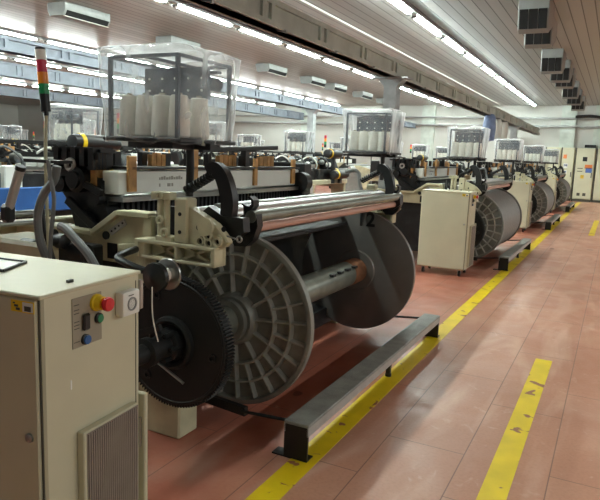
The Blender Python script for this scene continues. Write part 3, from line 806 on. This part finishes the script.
# ------------------------------------------------------------------ background looms
def make_bg():
    O = (0, 0, 0); t = thing('weaving_loom', 'x', 'loom')
    # x local: 0 at beam, negative towards the weaving side; y from -1.2 to 1.2
    for y in (-1.17, 1.19):
        MB().prism([(-1.45, 0), (-1.25, 0), (-1.15, .86), (-.5, .86), (-.45, 0), (.05, 0), (.05, .2), (-.15, .42), (-.35, .5), (-.3, 1.05), (-.1, 1.2), (-.05, 1.25), (-.2, 1.25), (-.58, 1.15), (-.77, 1.02), (-1.45, 1.02)], y-.05, y+.05, 'y', .008).build('side_frame', 'cast', t)
    MB().box(-.65, -.57, -1.1, 1.1, .25, .95).build('back_panel', 'dark', t)
    MB().box(-.81, -.69, -1.14, 1.14, 1.215, 1.365, .006).build('header_beam', 'white', t)
    MB().box(-.9, -.78, -1.1, 1.1, .95, 1.2).build('heald_frame', 'dark', t)
    MB().box(-1.49, -1.35, -1.2, 1.2, .93, 1.02, .01).build('breast_beam', 'cast', t)
    for y0, y1 in ((-1.1, -.98), (.1, .24)):
        w = (y1-y0)/3
        for k in range(3): MB().box(-.87, -.83, y0+k*w, y0+k*w+w*.82, 1.2, 1.46).build('wooden_slat', 'wood', t)
        MB().box(-.69, -.67, y1+.02, y1+.08, 1.22, 1.46).build('wooden_strap', 'wood', t)
    mb = MB(); mb.box(-.78, -.74, -1.1, 1.1, 1.5, 1.53)
    for k in range(5): mb.box(-.78, -.75, -1.05+.5*k, -1.02+.5*k, 1.36, 1.5)
    for k in range(7): mb.bar((-.9, -1+.31*k, 1.38), (-.7, -.9+.31*k, 1.45), .03, .03)
    mb.build('lifting_rail', 'black', t)
    mb = MB(); mb.prism([(-1.2, .98), (-.7, .98), (-.65, 1.3), (-.8, 1.45), (-1.1, 1.42), (-1.2, 1.2)], -1.4, -1.18, 'y', .015); mb.box(-1.15, -.65, -1.38, -1.2, 1.46, 1.5); mb.build('dobby_drive', 'black', t)
    mb = MB(); mb.prism([(-1.0, 1.0), (-.6, 1.0), (-.6, 1.4), (-.9, 1.42)], 1.2, 1.4, 'y', .015); mb.build('end_drive', 'black', t)
    for x, y, z in ((-1.5, -.35, 1.53), (-1.42, -.85, 1.15), (-1.55, -.6, 1.12)):
        h = MB().lathe([(.03, -.4), (.07, -.38), (.085, -.3), (.09, .2), (.075, .26), (.03, .27)], (x, y, z), 'y', 20).build('drive_hood', 'blackp', t)
        MB().lathe([(.08, .13), (.095, .135), (.095, .185), (.08, .19)], (x, y, z), 'y', 20).build('hood_end', 'yellow', h)
        MB().box(x-.03, x+.03, y-.1, y-.02, .95, z-.05).build('hood_post', 'dark', h)
    # cluttered lever bank, cables and light fittings over the header
    rng = random.Random(3)
    mb = MB(); mb.box(-1.0, -.96, -1.15, 1.15, 1.3, 1.34)
    for k in range(46):
        y = -1.1+2.2*rng.random(); z = 1.2+.25*rng.random()
        mb.bar((-.98, y, 1.32), (-.98+rng.uniform(-.2, .2), y+rng.uniform(-.12, .12), z+.03), .02, .02)
    mb.build('lever_bank', 'dark', t)
    for k in range(7):
        y = -1.05+.33*k
        MB().lathe([(.02, -.05), (.05, -.04), (.05, .04), (.02, .05)], (-1.1, y, 1.30+.05*(k % 3)), 'y' if k % 2 else 'x', 12).build('pulley', ('white', 'steel', 'galv')[k % 3], t)
    for k in range(4):
        y = -.9+.55*k
        MB().tube(bez([(-1.05, y, 1.06), (-1.2, y+.05, 1.3), (-1.1, y+.2, 1.46), (-.95, y+.3, 1.36)], 4), .015, 6).build('cable', ('hose', 'white')[k % 2], t)
    for k in range(3): MB().box(-1.36, -1.2, -1.0+.7*k, -.8+.7*k, 1.0, 1.16+.06*k, .01).build('control_box', ('cream', 'dark', 'white')[k], t)
    MB().cyl((.08, -1.2, 1.172), (.08, 1.2, 1.172), .046, 20).build('back_rest_roller', 'chrome', t)
    MB().cyl((.2, -1.2, 1.13), (.2, 1.25, 1.13), .03, 16).build('guide_roller', 'tube', t)
    r = MB().lathe([(.05, -.93), (.5, -.93), (.5, -.9), (.46, -.895), (.46, .895), (.5, .9), (.5, .93), (.05, .93)], (0, 0, .561), 'y', 40).build('yarn_roll', 'roll', t)
    MB().lathe([(.02, -.01), (.34, 0), (.34, .045), (.02, .05)], (0, -1.5, .561), 'y', 40).build('drive_gear', 'gear', t)
    sp = MB().cyl((-.8, -1.5, .9), (-.8, -1.5, 1.68), .012, 8).build('signal_tower', 'cast', t)
    for k, m_ in enumerate(('blackp', 'lgreen', 'orange', 'magenta')): MB().cyl((-.8, -1.5, 1.66+.065*k), (-.8, -1.5, 1.725+.065*k), .028, 14).build('lamp', m_, sp)
    MB().box(-1.56, -1.5, -1.2, 1.2, .84, 1.085, .01).build('cloth_panel', 'blue', t)
    mb = MB()
    for k in range(6): mb.box(-1.3, -1.0, -1.18+.394*k, -.8+.394*k, 1.02, 1.2+.006*(k % 3))
    mb.build('reed_block', 'dark', t)
    MB().box(-1.0, -.95, -1.2, 1.2, 1.36, 1.41).build('top_rail', 'black', t)
    return t
bg = make_bg(); firstbg = True
rowsx = [(-6.5, PI, 4.5, 'second row from the aisle'), (-9.0, 0, 3.6, 'third row from the aisle'), (-13.2, PI, 4.4, 'fourth row from the aisle'), (-15.7, 0, 7.3, 'fifth row from the aisle'), (-19.9, PI, 8.0, 'sixth row from the aisle'), (-22.4, 0, 10.5, 'seventh row from the aisle')]
for ri, (x, rz, y0, nm) in enumerate(rowsx):
    k = 0; y = y0
    while y < 26.5:
        where = '%s loom, %s' % (ORD[k], nm)
        lab = '%s weaving loom in the %s' % (ORD[k], nm)
        if firstbg: bg.location = (x, y, 0); bg.rotation_euler = (0, 0, rz); bg['label'] = lab; bg['group'] = 'looms in the back rows'; firstbg = False
        else: dup(bg, (x, y, 0), lab, rz, 'looms in the back rows', ('cloth_panel',))
        s = -1 if rz else 1
        for q, dy in (('creel at one end of', -1.215), ('creel at the far end of', 1.985)):
            dd = dy*s
            if ri < 3 or dy < 0:
                # frame, bag of cones and film
                place = (x+(-.3)*s, y+dd)
                lab2 = ('near' if dd < 0 else 'far')
                dup(creel, (place[0], place[1], 1.53), 'black creel frame, %s end of %s' % (lab2, where), rz, 'yarn creels in the back rows')
                if ri < 3:
                    m = Matrix.Rotation(rz, 4, 'Z')
                    for a in (-.155, -.05, .055, .16):
                        p = m @ Vector((a, -.1 if s > 0 else .1, 0))
                        dup(cone, (place[0]+p.x, place[1]+p.y, 1.552), 'yarn cone, %s end of %s' % (lab2, where), None, 'yarn cones, %s end, %s' % (lab2, where))
                o = bpy.data.objects.new('plastic_cover', COV[(ri+k) % 4]); C.objects.link(o); o.location = (place[0], place[1], 1.53); o.rotation_euler = (0, 0, rz)
                tag(o, 'clear creel cover, %s end of %s' % (lab2, where), 'plastic cover', 'plastic covers in the back rows')
        y += PITCH; k += 1

# ------------------------------------------------------------------ control cabinets
def make_cabinet():
    t = thing('control_cabinet', 'x', 'control cabinet')
    W, D, H = .63, .436, 1.1   # x from -W to 0, y from 0 to D (origin: near right corner)
    MB().box(-W, 0, .018, D, .09, H-.004, .006).build('body', 'cream', t)
    MB().box(-W-.004, .004, .005, D+.004, H-.012, H, .003).build('top_panel', 'cream', t)
    d = MB().box(-W+.012, -.014, .006, .03, .1, H-.015, .004).build('door', 'cream', t)
    MB().box(-.0125, -.008, .014, .02, .1, H-.015).build('door_gap', 'seam', d)
    MB().lathe([(.013, 0), (.013, -.006), (.008, -.008), (0, -.008)], (-.045, .006, .69), 'y', 20).build('lock', 'steel', d)
    s = MB().box(-.098, -.016, .0045, .006, 1.048, 1.08).build('warning_label', 'yellow', d)
    MB().box(-.056, -.019, .0037, .0045, 1.051, 1.077).build('label_panel', 'white', s)
    for q in ((-.049, -.026, .003, .0037, 1.053, 1.067), (-.086, -.072, .0037, .0045, 1.062, 1.068), (-.08, -.066, .0037, .0045, 1.053, 1.06), (-.09, -.083, .0037, .0045, 1.07, 1.074)):
        MB().box(*q).build('label_print', 'seam', s)
    # controls on the aisle side (plane x=0)
    pl = MB().box(0, .003, .125, .248, .918, 1.067, .001).build('control_panel', 'panel', t)
    es = MB().lathe([(.026, 0), (.026, .008), (.023, .011), (.02, .03), (.012, .03)], (.003, .222, 1.038), 'x', 28).build('emergency_stop', 'yellow', pl)
    MB().lathe([(.011, .028), (.011, .036), (.021, .04), (.022, .048), (.019, .054), (0, .056)], (.003, .222, 1.038), 'x', 28).build('stop_button', 'red', es)
    g = MB().lathe([(.016, 0), (.016, .008), (.013, .01), (.013, .008)], (.003, .231, .988), 'x', 24).build('button_collar', 'blackp', pl)
    MB().lathe([(.0125, .004), (.0125, .012), (.0, .013)], (.003, .231, .988), 'x', 20).build('start_button', 'green', g)
    MB().box(.003, .014, .161, .19, .965, 1.015, .005).build('rocker_switch', 'blackp', pl)
    b = MB().lathe([(.016, 0), (.016, .006), (.013, .008)], (.003, .174, .937), 'x', 24).build('button_collar', 'blackp', pl)
    MB().lathe([(.0135, .004), (.0135, .013), (0, .014)], (.003, .174, .937), 'x', 20).build('reset_button', 'blueb', b)
    mb = MB()
    for z in (.055, .07, .08, .105, .115, .125, .165): MB().box(.003, .0036, .131, .152, H-z, H-z+.0025).build('panel_print', 'seam', pl)
    mb = None
    so = MB().box(0, .035, .31, .395, .972, 1.052, .008, seg=2).build('wall_socket', 'white', t)
    MB().lathe([(.022, 0), (.022, .003), (.017, .003), (.017, -.004), (0, -.004)], (.035, .352, 1.010), 'x', 28).build('socket_face', 'ac', so)
    mb = MB()
    for dy in (-.008, .008): mb.lathe([(.003, 0), (.003, .001), (0, .001)], (.0322, .352+dy, 1.010), 'x', 10)
    mb.box(.0352, .036, .335, .36, 1.037, 1.04); mb.build('socket_holes', 'seam', so)
    for z0, z1 in ((H-.13, H-.03), (H-.62, H-.51)): MB().box(-.004, .008, D-.006, D+.012, z0, z1, .003).build('hinge', 'steel', t)
    MB().box(.0, .0012, D-.022, D-.019, .1, H-.03).build('panel_gap', 'seam', t)
    # louvred grille
    mb = MB(); mb.box(0, .026, .137, .395, .12, .662, .003); gr = mb.build('vent_grille', 'cream', t)
    mb = MB()
    for k in range(24): mb.box(.026, .031, .154+k*.0098, .1602+k*.0098, .13, .652)
    mb.box(.0255, .0275, .150, .392, .128, .655); mb.build('grille_slats', 'grille', gr)
    mb = MB(); mb.box(-.35, .02, D+.002, D+.022, .1, .675, .004); mb.build('side_duct', 'cream', t)
    MB().box(0, .0008, .115, .121, H-.30, H-.272).build('white_scuff', 'white', t)
    MB().box(-.06, -.05, .17, .19, H, H+.008).build('top_stud', 'blackp', t)
    for x in (-.55, -.07):
        for y in (.06, D-.06):
            k = MB().lathe([(.0, -.014), (.036, -.014), (.038, 0), (.036, .014), (0, .014)], (x, y, .038), 'x', 18).build('caster', 'blackp', t)
            mb = MB(); mb.box(x-.02, x-.015, y-.02, y+.02, .03, .092); mb.box(x+.015, x+.02, y-.02, y+.02, .03, .092); mb.box(x-.025, x+.025, y-.025, y+.025, .085, .092); mb.build('caster_fork', 'steel', k)
    return t
cab = make_cabinet()
cab.location = (-1.327, 1.09, 0); cab.rotation_euler = (0, 0, R(4.8))
tag(cab, 'large cream control cabinet in the left foreground with red emergency stop', 'control cabinet', 'control cabinets along the aisle')
c2 = dup(cab, (-1.62, 7.9, 0), 'free-standing cream control cabinet on casters between first and second looms', 0, 'control cabinets along the aisle')
dup(cab, (-1.62, 14.05, 0), 'third cream control cabinet along the aisle, behind the second loom yarn beam', 0, 'control cabinets along the aisle')
dup(cab, (-1.62, 20.3, 0), 'last cream control cabinet along the aisle, between third and fourth looms', 0, 'control cabinets along the aisle')
# flat black tablet frame lying on the foreground cabinet
t = thing('card_holder', 'black edged clear card holder lying on the foreground cabinet top', 'card holder', (0, 0, 0))
zt = 1.101
def TOP(px, py):
    d = ray(px, py); v = CAM+d*((zt-1.5)/d.z); return Vector((v.x, v.y, zt))
q = [TOP(26, 263), TOP(-14, 258), TOP(-30, 267), TOP(3, 272)]
mb = MB()
for i in range(4):
    a_, b_ = q[i]+Vector((0, 0, .004)), q[(i+1) % 4]+Vector((0, 0, .004)); mb.bar(a_, b_, .008, .008)
mb.build('rim', 'blackp', t)
mb = MB(); mb.prism([(v.x, v.y) for v in q], zt, zt+.003, 'z'); mb.build('sheet', 'white', t)

# ------------------------------------------------------------------ step benches
def make_bench():
    t = thing('step_bench', 'x', 'step', (-1.265, BY, 0))
    O = (-1.265, BY, 0); y0, y1 = 2.535, 5.035
    MB(O).box(-1.335, -1.2, y0, y1, .178, .196, .003).build('tread', 'bench', t)
    mb = MB(O); mb.box(-1.208, -1.2, y0, y1, .135, .18); mb.box(-1.335, -1.327, y0, y1, .135, .18); mb.build('side_rail', 'benchf', t)
    for y in (y0, 3.9, y1-.012):
        if y == 3.9:
            mb = MB(O); mb.box(-1.275, -1.245, y, y+.03, .02, .17); mb.lathe([(.022, 0), (.022, .02), (.01, .03)], (-1.26, y+.015, 0), 'z', 14)
        else:
            mb = MB(O); mb.box(-1.333, -1.203, y, y+.012, .0, .178); mb.box(-1.40, -1.203, y, y+.07, 0, .008)
        mb.build('leg', 'black', t)
    for y in (2.6, 4.98):
        mb = MB(O); mb.cyl((-1.335, y, .165), (-1.66, y+.05, .12), .009, 8); mb.build('tie_rod', 'black', t)
    return t
bench = make_bench()
BL = ['nearest long grey step bench on the yellow line, before the empty beam', 'second grey step bench, before the second loom yarn beam', 'third grey step bench along the yellow line', 'last grey step bench, beside the wall cabinets']
bench['label'] = BL[0]; bench['group'] = 'step benches'
for i in range(1, 4): dup(bench, (-1.265, BY+PITCH*i+.0, 0), BL[i], group='step benches')

# ------------------------------------------------------------------ wall cabinets
def wall_cab(x0, x1, label, stickers):
    t = thing('electrical_cabinet', label, 'electrical cabinet', ((x0+x1)/2, YW-.5, 0))
    w = (x1-x0)/2
    MB().box(-w, w, 0, .33, .1, 2.2, .01).build('body', 'ecab', t)
    MB().box(-w, w, .02, .33, 0, .1).build('plinth', 'seam', t)
    d = MB().box(-w+.04, w-.03, -.025, 0, .13, 2.17, .006).build('door', 'ecab', t)
    MB().box(-w, -w+.035, -.012, 0, .1, 2.2).build('edge_gap', 'seam', t)
    MB().box(w-.09, w-.06, -.05, -.025, 1.0, 1.2, .006).build('door_handle', 'blackp', d)
    for (cx, cz, sw, sh, m) in stickers: MB().box(cx-sw/2, cx+sw/2, -.03, -.025, cz-sh/2, cz+sh/2).build('sticker', m, d)
    return t
MT['sign_o'] = mat('orange_sign', (226, 130, 70), .5); MT['sign_b'] = mat('blue_sign', (90, 120, 190), .5); MT['sign_y'] = mat('yellow_sign', (224, 190, 70), .5); MT['sign_w'] = mat('white_sign', (235, 235, 235), .5)
wall_cab(-2.75, -2.15, 'beige electrical cabinet at the far wall behind the last loom', [])
wall_cab(-2.13, -1.62, 'left beige electrical cabinet at the end of the aisle with blue stickers', [(-.1, 1.83, .13, .16, 'sign_o'), (-.05, 1.45, .17, .2, 'sign_w'), (-.05, 1.47, .13, .08, 'sign_b'), (-.06, 1.2, .16, .15, 'sign_w'), (-.06, 1.2, .12, .06, 'sign_b')])
wall_cab(-1.58, -.84, 'right beige electrical cabinet at the end of the aisle with a black gauge', [(0, 1.75, .17, .18, 'blackp'), (.16, 1.45, .28, .16, 'sign_o'), (.18, 1.3, .24, .2, 'sign_b'), (-.15, 1.37, .2, .03, 'seam'), (-.15, 1.25, .2, .03, 'seam'), (-.04, 1.03, .13, .15, 'sign_y'), (-.12, .3, .12, .12, 'seam'), (.1, .3, .12, .12, 'seam')])
wall_cab(-.80, -.1, 'beige electrical cabinet at right edge of the photo, only its edge in view', [])
t = tag(MB((-1.0, YW-.3, 2.3)).box(-1.28, -.86, YW-.46, YW-.2, 2.22, 2.34, .01).build('junction_box', 'dark', None, loc=(-1.0, YW-.3, 2.3)), 'dark junction box on top of the right beige electrical cabinet', 'junction box')

# wrapped bundles on the girder end
for i, (px, py, w, h, m) in enumerate(((489, 128, .35, .7, 'plastic_blue'), (497, 130, .28, .6, 'white'), (503, 130, .3, .6, 'white'))):
    p = AX(px, py, -3.1-.05*i)
    o = MB().lathe([(.02, -h/2), (w*.45, -h/2+.03), (w*.5, 0), (w*.42, h/2-.08), (w*.3, h/2), (.02, h/2+.02)], (0, 0, 0), 'z', 14).build('wrapped_bundle', m, None, loc=p)
    MB().cyl((0, 0, h/2), (0, 0, 2.72-p.z), .02, 8).build('hanging_cord', 'galv', o)
    tag(o, ('blue plastic wrapped bundle', 'left white wrapped bundle', 'right white wrapped bundle')[i]+' hanging under the far end of the first girder', 'bundle')

# ------------------------------------------------------------------ light and look
la = bpy.data.lights.new('ceiling_row_lamp', 'AREA'); la.shape = 'RECTANGLE'; la.size = .08; la.size_y = 30; la.energy = 1300; la.color = (.9, .98, .95)
lo = bpy.data.objects.new('ceiling_row_lamp', la); C.objects.link(lo); lo.location = (5.7, 13, 3.86)
w = bpy.data.worlds.new('world'); S.world = w; w.use_nodes = True
bgn = w.node_tree.nodes['Background']; bgn.inputs[0].default_value = (.88, .97, .95, 1); bgn.inputs[1].default_value = .14
S.view_settings.view_transform = 'Standard'; S.view_settings.look = 'None'; S.view_settings.gamma = 1; S.view_settings.exposure = 0
S.view_settings.use_curve_mapping = False
S.cycles.transparent_max_bounces = 24
